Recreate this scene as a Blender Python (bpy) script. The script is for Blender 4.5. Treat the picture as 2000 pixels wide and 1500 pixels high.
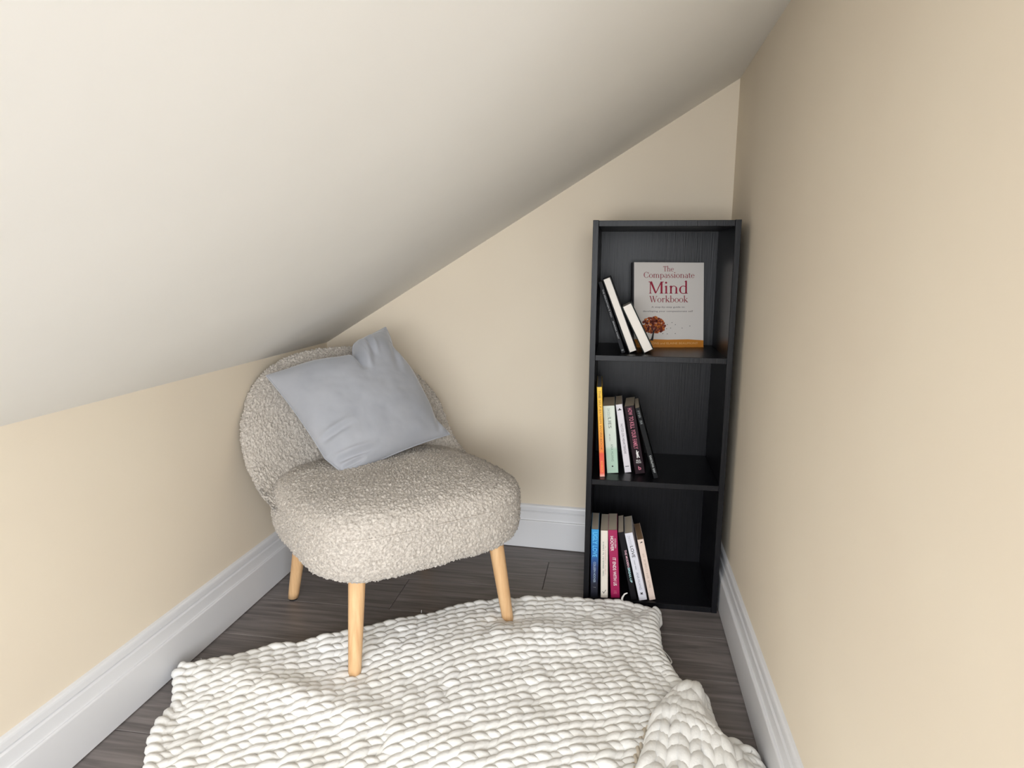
import bpy, math, random
import numpy as np
from mathutils import Matrix, Vector

# ------------------------------------------------------------------ scene reset
for o in list(bpy.data.objects):
    bpy.data.objects.remove(o, do_unlink=True)
scene = bpy.context.scene
COL = scene.collection
R = math.radians
random.seed(7)
rng = np.random.default_rng(11)

# ------------------------------------------------------------------ camera
F_PX, PITCH, YAW, ROLL = 1309.37, .1787, .1566, .0057
CAM = Vector((-.3204, -2.1118, .9507))
cr, sr, cp, sp, cy, sy = (math.cos(ROLL), math.sin(ROLL), math.cos(PITCH), math.sin(PITCH), math.cos(YAW), math.sin(YAW))
def _v(x, up, fw):
    y = fw * cp + up * sp
    z = -fw * sp + up * cp
    return Vector((x * cy - y * sy, x * sy + y * cy, z))
right = _v(cr, sr, 0); upv = _v(-sr, cr, 0); fwd = _v(0, 0, 1)
cam_data = bpy.data.cameras.new('camera')
cam_data.sensor_width = 36.0
cam_data.lens = F_PX * 36.0 / 2000.0
cam_data.clip_start = .01
cam = bpy.data.objects.new('camera', cam_data)
cam.matrix_world = Matrix(((right.x, upv.x, -fwd.x, CAM.x), (right.y, upv.y, -fwd.y, CAM.y), (right.z, upv.z, -fwd.z, CAM.z), (0, 0, 0, 1)))
COL.objects.link(cam)
scene.camera = cam

# ------------------------------------------------------------------ room numbers
RW = 1.3147       # width
KN = .6766        # knee wall height
CH = 1.4724       # height where the slope meets the right wall
AL, BE = .0179, -.0512
YN = -1.85         # the right wall ends here, the slope a little further back; beyond lies a taller room
YC = -2.42
Y_REAR = -4.0
def xl(y): return -RW + AL * y
def yb(x): return BE * x

# ------------------------------------------------------------------ daylight
world = bpy.data.worlds.new('daylight'); scene.world = world
world.use_nodes = True
bg = world.node_tree.nodes['Background']
bg.inputs[0].default_value = (.945, .98, 1.02, 1)
bg.inputs[1].default_value = 9.0
WIN = (-1.65, 1.55, .22, 2.20)     # big window of the room behind the camera: x0 x1 z0 z1
pl = bpy.data.lights.new('window_portal', 'AREA')
pl.shape = 'RECTANGLE'; pl.size = WIN[1] - WIN[0]; pl.size_y = WIN[3] - WIN[2]
pl.cycles.is_portal = True
po = bpy.data.objects.new('window_portal', pl)
po.location = ((WIN[0] + WIN[1]) / 2, Y_REAR - .10, (WIN[2] + WIN[3]) / 2); po.rotation_euler = (R(90), 0, 0)
COL.objects.link(po)

vs = scene.view_settings
vs.view_transform = 'Standard'; vs.look = 'None'; vs.gamma = 1.0; vs.use_curve_mapping = False
vs.exposure = 0.28

# ------------------------------------------------------------------ materials
def srgb(r, g, b):
    def c(u):
        u /= 255.0
        return u / 12.92 if u <= .04045 else ((u + .055) / 1.055) ** 2.4
    return (c(r), c(g), c(b), 1)
MATS = {}
def mat(name, col, rough=.6, spec=.5, sheen=0, coat=0):
    if name in MATS: return MATS[name]
    m = bpy.data.materials.new(name); m.use_nodes = True
    b = m.node_tree.nodes['Principled BSDF']
    b.inputs['Base Color'].default_value = col
    b.inputs['Roughness'].default_value = rough
    b.inputs['Specular IOR Level'].default_value = spec
    if sheen:
        b.inputs['Sheen Weight'].default_value = sheen
        b.inputs['Sheen Roughness'].default_value = .4
    if coat: b.inputs['Coat Weight'].default_value = coat
    MATS[name] = m
    return m
def nodes_of(m): return m.node_tree.nodes, m.node_tree.links, m.node_tree.nodes['Principled BSDF']
def add_bump(m, scale, strength, dist, detail=3, stretch=(1, 1, 1), kind='noise'):
    n, l, b = nodes_of(m)
    tc = n.new('ShaderNodeTexCoord'); mp = n.new('ShaderNodeMapping'); mp.inputs['Scale'].default_value = stretch
    l.new(tc.outputs['Object'], mp.inputs['Vector'])
    if kind == 'noise':
        t = n.new('ShaderNodeTexNoise'); t.inputs['Detail'].default_value = detail; out = t.outputs['Fac']
    else:
        t = n.new('ShaderNodeTexVoronoi'); out = t.outputs['Distance']
    t.inputs['Scale'].default_value = scale
    l.new(mp.outputs['Vector'], t.inputs['Vector'])
    bp = n.new('ShaderNodeBump'); bp.inputs['Strength'].default_value = strength; bp.inputs['Distance'].default_value = dist
    l.new(out, bp.inputs['Height'])
    if b.inputs['Normal'].links: l.new(b.inputs['Normal'].links[0].from_socket, bp.inputs['Normal'])
    l.new(bp.outputs['Normal'], b.inputs['Normal'])
    return t, mp
def noise_color(m, c1, c2, scale, stretch=(1, 1, 1), detail=5, lo=.35, hi=.65, rnd=False, distort=0):
    n, l, b = nodes_of(m)
    tc = n.new('ShaderNodeTexCoord'); mp = n.new('ShaderNodeMapping'); mp.inputs['Scale'].default_value = stretch
    l.new(tc.outputs['Object'], mp.inputs['Vector'])
    if rnd:
        oi = n.new('ShaderNodeObjectInfo'); mu = n.new('ShaderNodeMath'); mu.operation = 'MULTIPLY'; mu.inputs[1].default_value = 37.0
        l.new(oi.outputs['Random'], mu.inputs[0])
        cx = n.new('ShaderNodeCombineXYZ'); l.new(mu.outputs[0], cx.inputs[0]); l.new(mu.outputs[0], cx.inputs[1]); l.new(mu.outputs[0], cx.inputs[2])
        l.new(cx.outputs[0], mp.inputs['Location'])
    t = n.new('ShaderNodeTexNoise'); t.inputs['Scale'].default_value = scale; t.inputs['Detail'].default_value = detail
    t.inputs['Distortion'].default_value = distort
    l.new(mp.outputs['Vector'], t.inputs['Vector'])
    r = n.new('ShaderNodeValToRGB'); r.color_ramp.elements[0].position = lo; r.color_ramp.elements[1].position = hi
    r.color_ramp.elements[0].color = c1; r.color_ramp.elements[1].color = c2
    l.new(t.outputs['Fac'], r.inputs['Fac']); l.new(r.outputs['Color'], b.inputs['Base Color'])
    return r

M_WALL = mat('cream_paint', srgb(234, 223, 205), .75, .25)
noise_color(M_WALL, srgb(231, 218, 198), srgb(234, 222, 202), 2.5, detail=2)
add_bump(M_WALL, 6, .12, .004, 4); add_bump(M_WALL, 220, .05, .001, 2)
M_CEIL = mat('white_paint', srgb(232, 228, 219), .7, .25)
noise_color(M_CEIL, srgb(240, 238, 233), srgb(243, 241, 236), 2.2, detail=3)
add_bump(M_CEIL, 4, .15, .006, 4); add_bump(M_CEIL, 200, .05, .001, 2)
M_TRIM = mat('white_gloss', srgb(226, 226, 228), .35, .5)
add_bump(M_TRIM, 30, .05, .002, 3)
M_PLANK = mat('grey_laminate', srgb(110, 102, 98), .42, .4)
noise_color(M_PLANK, srgb(94, 88, 86), srgb(138, 130, 127), 5, (1.0, 14, 10), 8, .3, .72, True, .6)
add_bump(M_PLANK, 9, .12, .0012, 6, (1, 22, 10))
M_GAP = mat('dark_underlay', srgb(38, 35, 33), .9)
M_BLACK = mat('black_woodgrain', srgb(20, 20, 23), .34, .22)
noise_color(M_BLACK, srgb(14, 14, 17), srgb(23, 23, 27), 22, (9, 9, .35), 4, .3, .7)
add_bump(M_BLACK, 24, .3, .0012, 3, (11, 11, .3))
M_BOUCLE = mat('boucle_fabric', srgb(196, 186, 173), .95, .15, sheen=.25)
noise_color(M_BOUCLE, srgb(170, 161, 151), srgb(209, 201, 191), 190, detail=2, lo=.32, hi=.68)
add_bump(M_BOUCLE, 300, .8, .003, 3)
M_WOOD = mat('beech_wood', srgb(216, 172, 122), .45, .4)
noise_color(M_WOOD, srgb(204, 160, 114), srgb(224, 186, 140), 26, (4, 4, .35), 5, .3, .7, True)
add_bump(M_WOOD, 40, .06, .001, 3, (4, 4, .3))
M_FELT = mat('black_foot', srgb(18, 18, 18), .8)
M_VELVET = mat('blue_grey_velvet', srgb(150, 157, 170), .85, .2, sheen=.6)
noise_color(M_VELVET, srgb(156, 158, 164), srgb(168, 169, 174), 9, detail=4, lo=.3, hi=.7)
add_bump(M_VELVET, 900, .15, .0006, 2); add_bump(M_VELVET, 14, .18, .006, 4)
M_YARN = mat('white_wool', srgb(238, 235, 227), .9, .15, sheen=.2)
noise_color(M_YARN, srgb(229, 227, 222), srgb(238, 237, 234), 7, detail=3)
add_bump(M_YARN, 160, .45, .002, 4)
M_TAN = mat('tan_wool', srgb(214, 203, 186), .9, .15)
add_bump(M_TAN, 160, .45, .002, 4)
M_PAGE = mat('paper_pages', srgb(206, 194, 176), .9, .1)
add_bump(M_PAGE, 60, .4, .0006, 2, (30, 1, 1))
M_PAGEW = mat('white_pages', srgb(240, 234, 226), .9, .1)
add_bump(M_PAGEW, 60, .3, .0005, 2, (30, 1, 1))
M_PAGEB = mat('brown_pages', srgb(150, 122, 96), .9, .1)
add_bump(M_PAGEB, 60, .4, .0006, 2, (30, 1, 1))

# ------------------------------------------------------------------ object helpers
def tag(o, label=None, cat=None, group=None, kind=None):
    if label: o['label'] = label
    if cat: o['category'] = cat
    if group: o['group'] = group
    if kind: o['kind'] = kind
    return o
def mesh_obj(name, verts, faces, m, parent=None, smooth=False):
    me = bpy.data.meshes.new(name)
    if isinstance(verts, np.ndarray): verts = verts.tolist()
    if isinstance(faces, np.ndarray): faces = faces.tolist()
    me.from_pydata(verts, [], faces); me.update()
    if m: me.materials.append(m)
    if smooth: me.polygons.foreach_set('use_smooth', [True] * len(me.polygons))
    o = bpy.data.objects.new(name, me); COL.objects.link(o)
    if parent: o.parent = parent
    return o
def empty(name, loc=(0, 0, 0), rot=(0, 0, 0)):
    o = bpy.data.objects.new(name, None); o.empty_display_size = .05
    o.location = loc; o.rotation_euler = rot; COL.objects.link(o)
    return o
class MB:
    def __init__(s): s.v = []; s.f = []
    def add(s, v, f):
        k = len(s.v); s.v += [tuple(map(float, p)) for p in v]; s.f += [tuple(int(i) + k for i in q) for q in f]
    def box(s, x0, x1, y0, y1, z0, z1, c=0):
        if c <= 0:
            v = [(x0,y0,z0),(x1,y0,z0),(x1,y1,z0),(x0,y1,z0),(x0,y0,z1),(x1,y0,z1),(x1,y1,z1),(x0,y1,z1)]
            s.add(v, [(0,3,2,1),(4,5,6,7),(0,1,5,4),(1,2,6,5),(2,3,7,6),(3,0,4,7)]); return
        # chamfered box
        v = []; X = (x0, x1); Y = (y0, y1); Z = (z0, z1); idx = {}
        for i in (0, 1):
            for j in (0, 1):
                for k in (0, 1):
                    di, dj, dk = (c if i == 0 else -c), (c if j == 0 else -c), (c if k == 0 else -c)
                    idx[i,j,k,0] = len(v); v.append((X[i], Y[j]+dj, Z[k]+dk))
                    idx[i,j,k,1] = len(v); v.append((X[i]+di, Y[j], Z[k]+dk))
                    idx[i,j,k,2] = len(v); v.append((X[i]+di, Y[j]+dj, Z[k]))
        f = []
        for i in (0, 1): f.append([idx[i,0,0,0], idx[i,1,0,0], idx[i,1,1,0], idx[i,0,1,0]][::(1 if i else -1)])
        for j in (0, 1): f.append([idx[0,j,0,1], idx[1,j,0,1], idx[1,j,1,1], idx[0,j,1,1]][::(-1 if j else 1)])
        for k in (0, 1): f.append([idx[0,0,k,2], idx[1,0,k,2], idx[1,1,k,2], idx[0,1,k,2]][::(1 if k else -1)])
        for i in (0, 1):
            for j in (0, 1):
                q = [idx[i,j,0,0], idx[i,j,0,1], idx[i,j,1,1], idx[i,j,1,0]]; f.append(q[::(1 if i == j else -1)][::-1])
            for k in (0, 1):
                q = [idx[i,0,k,0], idx[i,0,k,2], idx[i,1,k,2], idx[i,1,k,0]]; f.append(q[::(1 if i == k else -1)])
        for j in (0, 1):
            for k in (0, 1):
                q = [idx[0,j,k,1], idx[0,j,k,2], idx[1,j,k,2], idx[1,j,k,1]]; f.append(q[::(1 if j == k else -1)][::-1])
        for i in (0, 1):
            for j in (0, 1):
                for k in (0, 1):
                    q = [idx[i,j,k,0], idx[i,j,k,1], idx[i,j,k,2]]; f.append(q[::(1 if (i+j+k) % 2 else -1)])
        s.add(v, f)
    def poly_prism(s, pts2, fn0, fn1):
        n = len(pts2); v = [fn0(p) for p in pts2] + [fn1(p) for p in pts2]
        s.add(v, [tuple(range(n))[::-1], tuple(range(n, 2*n))] + [(i, (i+1) % n, n+(i+1) % n, n+i) for i in range(n)])
    def build(s, name, m, parent=None, smooth=False): return mesh_obj(name, s.v, s.f, m, parent, smooth)
def tube(P, rad, sides=8, up=(0, 0, 1), caps=True):
    P = np.asarray(P, float); n = len(P); rad = np.broadcast_to(np.asarray(rad, float), (n,))
    T = np.gradient(P, axis=0); T /= np.linalg.norm(T, axis=1)[:, None] + 1e-12
    A = np.cross(T, np.asarray(up, float)); A /= np.linalg.norm(A, axis=1)[:, None] + 1e-9
    B = np.cross(A, T)
    th = np.arange(sides) * 2 * np.pi / sides
    V = P[:, None, :] + rad[:, None, None] * (np.cos(th)[None, :, None] * A[:, None, :] + np.sin(th)[None, :, None] * B[:, None, :])
    V = V.reshape(-1, 3)
    i = np.arange(n - 1)[:, None] * sides; j = np.arange(sides)[None, :]; j2 = (j + 1) % sides
    Fq = np.stack([i + j, i + j2, i + sides + j2, i + sides + j], -1).reshape(-1, 4)
    faces = Fq.tolist()
    if caps:
        faces.append(list(range(sides))[::-1]); faces.append(list(range((n - 1) * sides, n * sides)))
    return V, faces
def worley(P, cell, seed=0):
    q = P / cell; b = np.floor(q).astype(np.int64); f1 = np.full(len(P), 9.0); f2 = f1.copy()
    for dx in (-1, 0, 1):
        for dy in (-1, 0, 1):
            for dz in (-1, 0, 1):
                c = b + np.array([dx, dy, dz])
                h = (c[:, 0] * 73856093) ^ (c[:, 1] * 19349663) ^ (c[:, 2] * 83492791) ^ (seed * 2654435761)
                h = (h ^ (h >> 13)) * 1274126177; h &= 0xffffffff
                j = np.stack([(h & 1023) / 1023., ((h >> 10) & 1023) / 1023., ((h >> 20) & 1023) / 1023.], 1)
                d = np.linalg.norm(c + j - q, axis=1)
                f2 = np.where(d < f1, f1, np.minimum(f2, d)); f1 = np.minimum(f1, d)
    return f1, f2
def vnoise(P, cell, seed=0):
    q = P / cell; b = np.floor(q).astype(np.int64); f = q - b; f = f * f * (3 - 2 * f); out = 0
    for dx in (0, 1):
        for dy in (0, 1):
            for dz in (0, 1):
                c = b + np.array([dx, dy, dz])
                h = (c[:, 0] * 73856093) ^ (c[:, 1] * 19349663) ^ (c[:, 2] * 83492791) ^ (seed * 2654435761)
                h = (h ^ (h >> 13)) * 1274126177; h &= 0xffff
                w = (f[:, 0] if dx else 1 - f[:, 0]) * (f[:, 1] if dy else 1 - f[:, 1]) * (f[:, 2] if dz else 1 - f[:, 2])
                out = out + w * (h / 65535. * 2 - 1)
    return out
def displace_boucle(o, amp=.0056, cell=.0076):
    me = o.data; n = len(me.vertices)
    co = np.empty(n * 3); me.vertices.foreach_get('co', co); co = co.reshape(-1, 3)
    no = np.empty(n * 3); me.vertex_normals.foreach_get('vector', no); no = no.reshape(-1, 3)
    warp = np.stack([vnoise(co, .012, 5), vnoise(co, .012, 6), vnoise(co, .012, 7)], 1) * .003
    f1, f2 = worley(co + warp, cell, 3)
    g1, g2 = worley(co + warp, cell * .62, 9)
    h = amp * (np.clip(f2 - f1, 0, .5) * 1.5 - .4 + .6 * np.exp(-(g1 / .45) ** 2)) + .0022 * vnoise(co, .05, 2)
    co = co + no * h[:, None]
    me.vertices.foreach_set('co', co.ravel()); me.update()

# ================================================================== THE SETTING
# ---- walls
Y0, YR = .12, YN
b = MB()
def wall_strip(b, pts_in, pts_out): # two quads loops -> closed slab
    n = len(pts_in); b.add(pts_in + pts_out, [tuple(range(n)), tuple(range(n, 2*n))[::-1]] + [(i, n+i, n+(i+1) % n, (i+1) % n) for i in range(n)])
wall_strip(b, [(xl(Y0), Y0, -.05), (xl(Y0), Y0, KN), (xl(YC), YC, KN), (xl(YC), YC, -.05)],
           [(xl(Y0)-.08, Y0, -.05), (xl(Y0)-.08, Y0, KN+.06), (xl(YC)-.08, YC, KN+.06), (xl(YC)-.08, YC, -.05)])
tag(b.build('wall_left', M_WALL), kind='structure')
b = MB()
wall_strip(b, [(0, YR, -.05), (0, YR, CH), (0, Y0, CH), (0, Y0, -.05)], [(.08, YR, -.05), (.08, YR, CH+.1), (.08, Y0, CH+.1), (.08, Y0, -.05)])
tag(b.build('wall_right', M_WALL), kind='structure')
b = MB()
X0 = -RW - .1
zc = lambda x, y: KN + (CH - KN) * (x - xl(y)) / (0 - xl(y))
wall_strip(b, [(0.0, yb(0), -.05), (0.0, yb(0), CH+.0), (-RW, yb(-RW), KN), (-RW, yb(-RW), -.05)],
           [(.0, yb(0)+.1, -.05), (.0, yb(0)+.1, CH), (-RW, yb(-RW)+.1, KN), (-RW, yb(-RW)+.1, -.05)])
tag(b.build('wall_back', M_WALL), kind='structure')
# ---- sloping ceiling
ny = 40
ys = np.linspace(Y0, YC, ny)
v = []; f = []
nx = 14
for y in ys:
    for i in range(nx + 1):
        t = i / nx; x = xl(y) * (1 - t)
        v.append((x, y, KN + (CH - KN) * t))
N1 = len(v)
for y in ys:
    for i in range(nx + 1):
        t = i / nx; x = xl(y) * (1 - t)
        v.append((x - .04, y, KN + (CH - KN) * t + .08))
for a in range(ny - 1):
    for i in range(nx):
        k = a * (nx + 1) + i
        f.append((k, k+1, k+nx+2, k+nx+1)); f.append((N1+k, N1+k+nx+1, N1+k+nx+2, N1+k+1))
for a in range(ny - 1):
    for i in (0, nx):
        k = a * (nx + 1) + i; f.append((k, N1+k, N1+k+nx+1, k+nx+1))
tag(mesh_obj('ceiling', v, f, M_CEIL, smooth=False), kind='structure')
# ---- the taller room the nook opens into (behind the camera)
RX0, RX1, RH = -2.35, 2.0, 2.45
b = MB()
for quad in ([(RX0, -.05), (xl(YC), -.05), (xl(YC), RH), (RX0, RH)], [(xl(YC), KN), (0, CH), (0, RH), (xl(YC), RH)]):
    b.poly_prism(quad, lambda p: (p[0], YC - .08, p[1]), lambda p: (p[0], YC, p[1]))
b.poly_prism([(0, -.05), (RX1, -.05), (RX1, RH), (0, RH)], lambda p: (p[0], YN - .08, p[1]), lambda p: (p[0], YN, p[1]))
b.box(0, .08, YC - .08, YN - .08, CH, RH)
tag(b.build('wall_partition', M_WALL), kind='structure')
b = MB(); b.box(RX0 - .08, RX0, Y_REAR, YN, -.05, RH); tag(b.build('wall_room_left', M_CEIL), kind='structure')
b = MB(); b.box(RX1, RX1 + .08, Y_REAR, YN, -.05, RH); tag(b.build('wall_room_right', M_CEIL), kind='structure')
b = MB(); b.box(RX0 - .08, RX1 + .08, Y_REAR - .1, YN, RH, RH + .08); tag(b.build('ceiling_room', M_CEIL), kind='structure')
b = MB()
outer = [(RX0, -.05), (RX1, -.05), (RX1, RH), (RX0, RH)]
inner = [(WIN[0], WIN[2]), (WIN[1], WIN[2]), (WIN[1], WIN[3]), (WIN[0], WIN[3])]
for i in range(4):
    j = (i + 1) % 4
    b.poly_prism([outer[i], outer[j], inner[j], inner[i]], lambda p: (p[0], Y_REAR, p[1]), lambda p: (p[0], Y_REAR - .1, p[1]))
tag(b.build('wall_rear', M_CEIL), kind='structure')
b = MB(); fw_ = .05
inn2 = [(WIN[0]+fw_, WIN[2]+fw_), (WIN[1]-fw_, WIN[2]+fw_), (WIN[1]-fw_, WIN[3]-fw_), (WIN[0]+fw_, WIN[3]-fw_)]
for i in range(4):
    j = (i + 1) % 4
    b.poly_prism([inner[i], inner[j], inn2[j], inn2[i]], lambda p: (p[0], Y_REAR - .03, p[1]), lambda p: (p[0], Y_REAR - .08, p[1]))
for k in (1, 2):
    xm = WIN[0] + (WIN[1] - WIN[0]) * k / 3
    b.box(xm - .025, xm + .025, Y_REAR - .08, Y_REAR - .03, WIN[2] + fw_, WIN[3] - fw_)
tag(b.build('window_1', M_TRIM), kind='structure')
# ---- floor: sub-floor and planks
b = MB(); b.box(-2.4, 2.05, Y_REAR - .1, .16, -.06, -.012)
floor = tag(b.build('floor', M_GAP), kind='structure')
PWID = .187
rows = []
ytop = -.087 + 2 * PWID - PWID
k = 0
ends = {0: [.3, -.30, -1.1], 1: [.3, -.516, -1.6], 2: [.3, -.05, -1.0, -1.7]}
yy = .10
bounds = [.12, -.087]
while bounds[-1] > Y_REAR: bounds.append(bounds[-1] - PWID)
for r_ in range(len(bounds) - 1):
    y1, y0 = bounds[r_], bounds[r_ + 1]
    if r_ == 1: cuts = [.05, -.516, -1.45]
    else:
        off = (r_ * .437) % .9
        cuts = [.05, -.05 - off if off > .12 else -.75, -1.45]
        if cuts[1] > -.35: cuts.insert(2, cuts[1] - .85)
    if y1 < YN + .05: cuts = [2.0, .85 + ((r_ * .37) % .7)] + cuts[1:-1] + [-1.3 - ((r_ * .29) % .3), -2.35]
    for i in range(len(cuts) - 1):
        xa, xb_ = cuts[i + 1], cuts[i]
        w_ = xb_ - xa; d_ = y1 - y0
        p = MB(); g = .0006
        p.box(-w_/2 + g, w_/2 - g, -d_/2 + g, d_/2 - g, -.010, 0, .0012)
        o = p.build('plank', M_PLANK, floor)
        o.location = ((xa + xb_) / 2, (y0 + y1) / 2, 0)
# ---- baseboards
HBB, TBB = .1505, .0187
PROF = [(0, .0025), (TBB, .0025), (TBB, .0945), (TBB-.0008, .0965), (TBB-.0025, .0975), (TBB-.0055, .0978), (TBB-.0062, .0985), (TBB-.0066, .1005),
        (TBB-.0078, .1235), (TBB-.0110, .1268), (TBB-.0136, .1282), (TBB-.0136, .1292), (TBB-.0100, .1304), (TBB-.0106, .1420), (TBB-.0115, .1455), (TBB-.0140, .1485), (0, HBB)]
def baseboard(name, p0, p1, nrm, ext0=0, ext1=0):
    p0 = Vector((*p0, 0)); p1 = Vector((*p1, 0)); nrm = Vector((*nrm, 0)).normalized()
    b = MB(); b.poly_prism(PROF, lambda q: p0 + nrm * q[0] + Vector((0, 0, q[1])), lambda q: p1 + nrm * q[0] + Vector((0, 0, q[1])))
    return tag(b.build(name, M_TRIM), kind='structure')
baseboard('baseboard_left', (xl(.08), .08), (xl(YC), YC), (1, -AL))
baseboard('baseboard_right', (0, YR), (0, 0), (-1, 0))
baseboard('baseboard_back', (0, 0), (-RW, yb(-RW)), (BE, -1))

# ================================================================== BOOKCASE
XB, WB, DB, HB = -.0252, .3677, .3326, 1.06
BK = empty('bookcase', (XB - WB / 2, -DB, 0))
tag(BK, 'tall narrow black woodgrain bookcase with three open compartments in the corner', 'bookcase')
hw = WB / 2; PT = .015; BD = .296
Z1, Z2, Z0 = .711, .367, .016
def panel(name, *a, c=.0008):
    b = MB(); b.box(*a, c); return b.build(name, M_BLACK, BK)
panel('side_panel', -hw, -hw + PT, 0, BD, 0, HB)
panel('side_panel', hw - PT, hw, 0, BD, 0, HB)
panel('top_panel', -hw + PT, hw - PT, .0008, BD, HB - PT - .001, HB - .001)
panel('shelf', -hw + PT, hw - PT, .001, BD - .004, Z1 - PT, Z1)
panel('shelf', -hw + PT, hw - PT, .001, BD - .004, Z2 - PT, Z2)
panel('bottom_panel', -hw + PT, hw - PT, .001, BD - .004, 0, Z0)
panel('back_panel', -hw + PT * .6, hw - PT * .6, BD - .004, BD, .002, HB - PT, c=.0003)

# ================================================================== LETTERING
def raw_text(body, shear=0, space=1.0, bold=0):
    cu = bpy.data.curves.new('t', 'FONT'); cu.body = body; cu.size = 1; cu.shear = shear; cu.space_character = space
    cu.resolution_u = 3
    if bold: cu.offset = bold
    ob = bpy.data.objects.new('t', cu); COL.objects.link(ob)
    dg = bpy.context.evaluated_depsgraph_get(); dg.update()
    me = bpy.data.meshes.new_from_object(ob.evaluated_get(dg))
    V = np.array([v.co for v in me.vertices]); Fc = [tuple(p.vertices) for p in me.polygons]
    bpy.data.objects.remove(ob); bpy.data.curves.remove(cu); bpy.data.meshes.remove(me)
    return V, Fc
def fit2d(V, L, H):
    V = V[:, :2].copy(); lo = V.min(0); hi = V.max(0)
    V = (V - (lo + hi) / 2) / np.maximum(hi - lo, 1e-6)
    return V * np.array([L, H])
def marks2d(n, L, H, seed):
    rr = random.Random(seed); V = []; Fc = []
    def rect(x0, y0, x1, y1):
        k = len(V); V.extend([(x0, y0), (x1, y0), (x1, y1), (x0, y1)]); Fc.append((k, k+1, k+2, k+3))
    w = L / n
    for i in range(n):
        if rr.random() < .14: continue
        x = -L/2 + i * w; s = w * .2
        rect(x, -H/2, x + s, H/2)
        if rr.random() < .6: rect(x, H/2 - H*.2, x + w*.7, H/2)
        if rr.random() < .5: rect(x, -H*.1, x + w*.6, H*.1)
        if rr.random() < .5: rect(x, -H/2, x + w*.7, -H/2 + H*.2)
        if rr.random() < .4: rect(x + w*.5, -H/2, x + w*.7, H/2)
    return np.array(V), Fc
def place_flat(name, V2, Fc, m, parent, fn):
    """printed lettering: 2D outline laid on a cover by fn(x, y) -> 3D"""
    return mesh_obj(name, [fn(x, y) for x, y in V2], Fc, m, parent)
INK = lambda name, c: mat('ink_' + name, c, .5, .4)

# small serif alphabet for the big cover
class Glyph:
    def __init__(s): s.V = []; s.F = []
    def quad(s, *p):
        k = len(s.V); s.V += list(p); s.F.append(tuple(range(k, k + len(p))))
    def bar(s, x0, y0, x1, y1, w0, w1=None):
        w1 = w0 if w1 is None else w1
        d = Vector((x1 - x0, y1 - y0)).normalized(); n = Vector((-d.y, d.x))
        s.quad((x0 - n.x*w0/2, y0 - n.y*w0/2), (x1 - n.x*w1/2, y1 - n.y*w1/2), (x1 + n.x*w1/2, y1 + n.y*w1/2), (x0 + n.x*w0/2, y0 + n.y*w0/2))
    def stem(s, x, y0, y1, w=.095, sb=1, stp=1, sl=.2):
        s.quad((x - w/2, y0), (x + w/2, y0), (x + w/2, y1), (x - w/2, y1))
        if sb: s.quad((x - sl/2 - .02, y0), (x + sl/2 + .02, y0), (x + w/2, y0 + .045), (x - w/2, y0 + .045))
        if stp == 1: s.quad((x - sl/2, y1 - .07), (x - w/2, y1 - .075), (x + w/2, y1), (x - w/2, y1 - .01))
        if stp == 2: s.quad((x - w/2, y1 - .045), (x + w/2, y1 - .045), (x + sl/2 + .02, y1), (x - sl/2 - .02, y1))
    def arc(s, cx, cy_, rx, ry, a0, a1, wt=.1, wn=.035, n=18):
        o = []; i_ = []
        for k in range(n + 1):
            a = R(a0 + (a1 - a0) * k / n); c, q = math.cos(a), math.sin(a)
            w = wn + (wt - wn) * abs(c) ** 1.5
            o.append((cx + rx * c, cy_ + ry * q)); i_.append((cx + (rx - w) * c, cy_ + (ry - wn * 1.1) * q))
        for k in range(n): s.quad(o[k], o[k+1], i_[k+1], i_[k])
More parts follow.
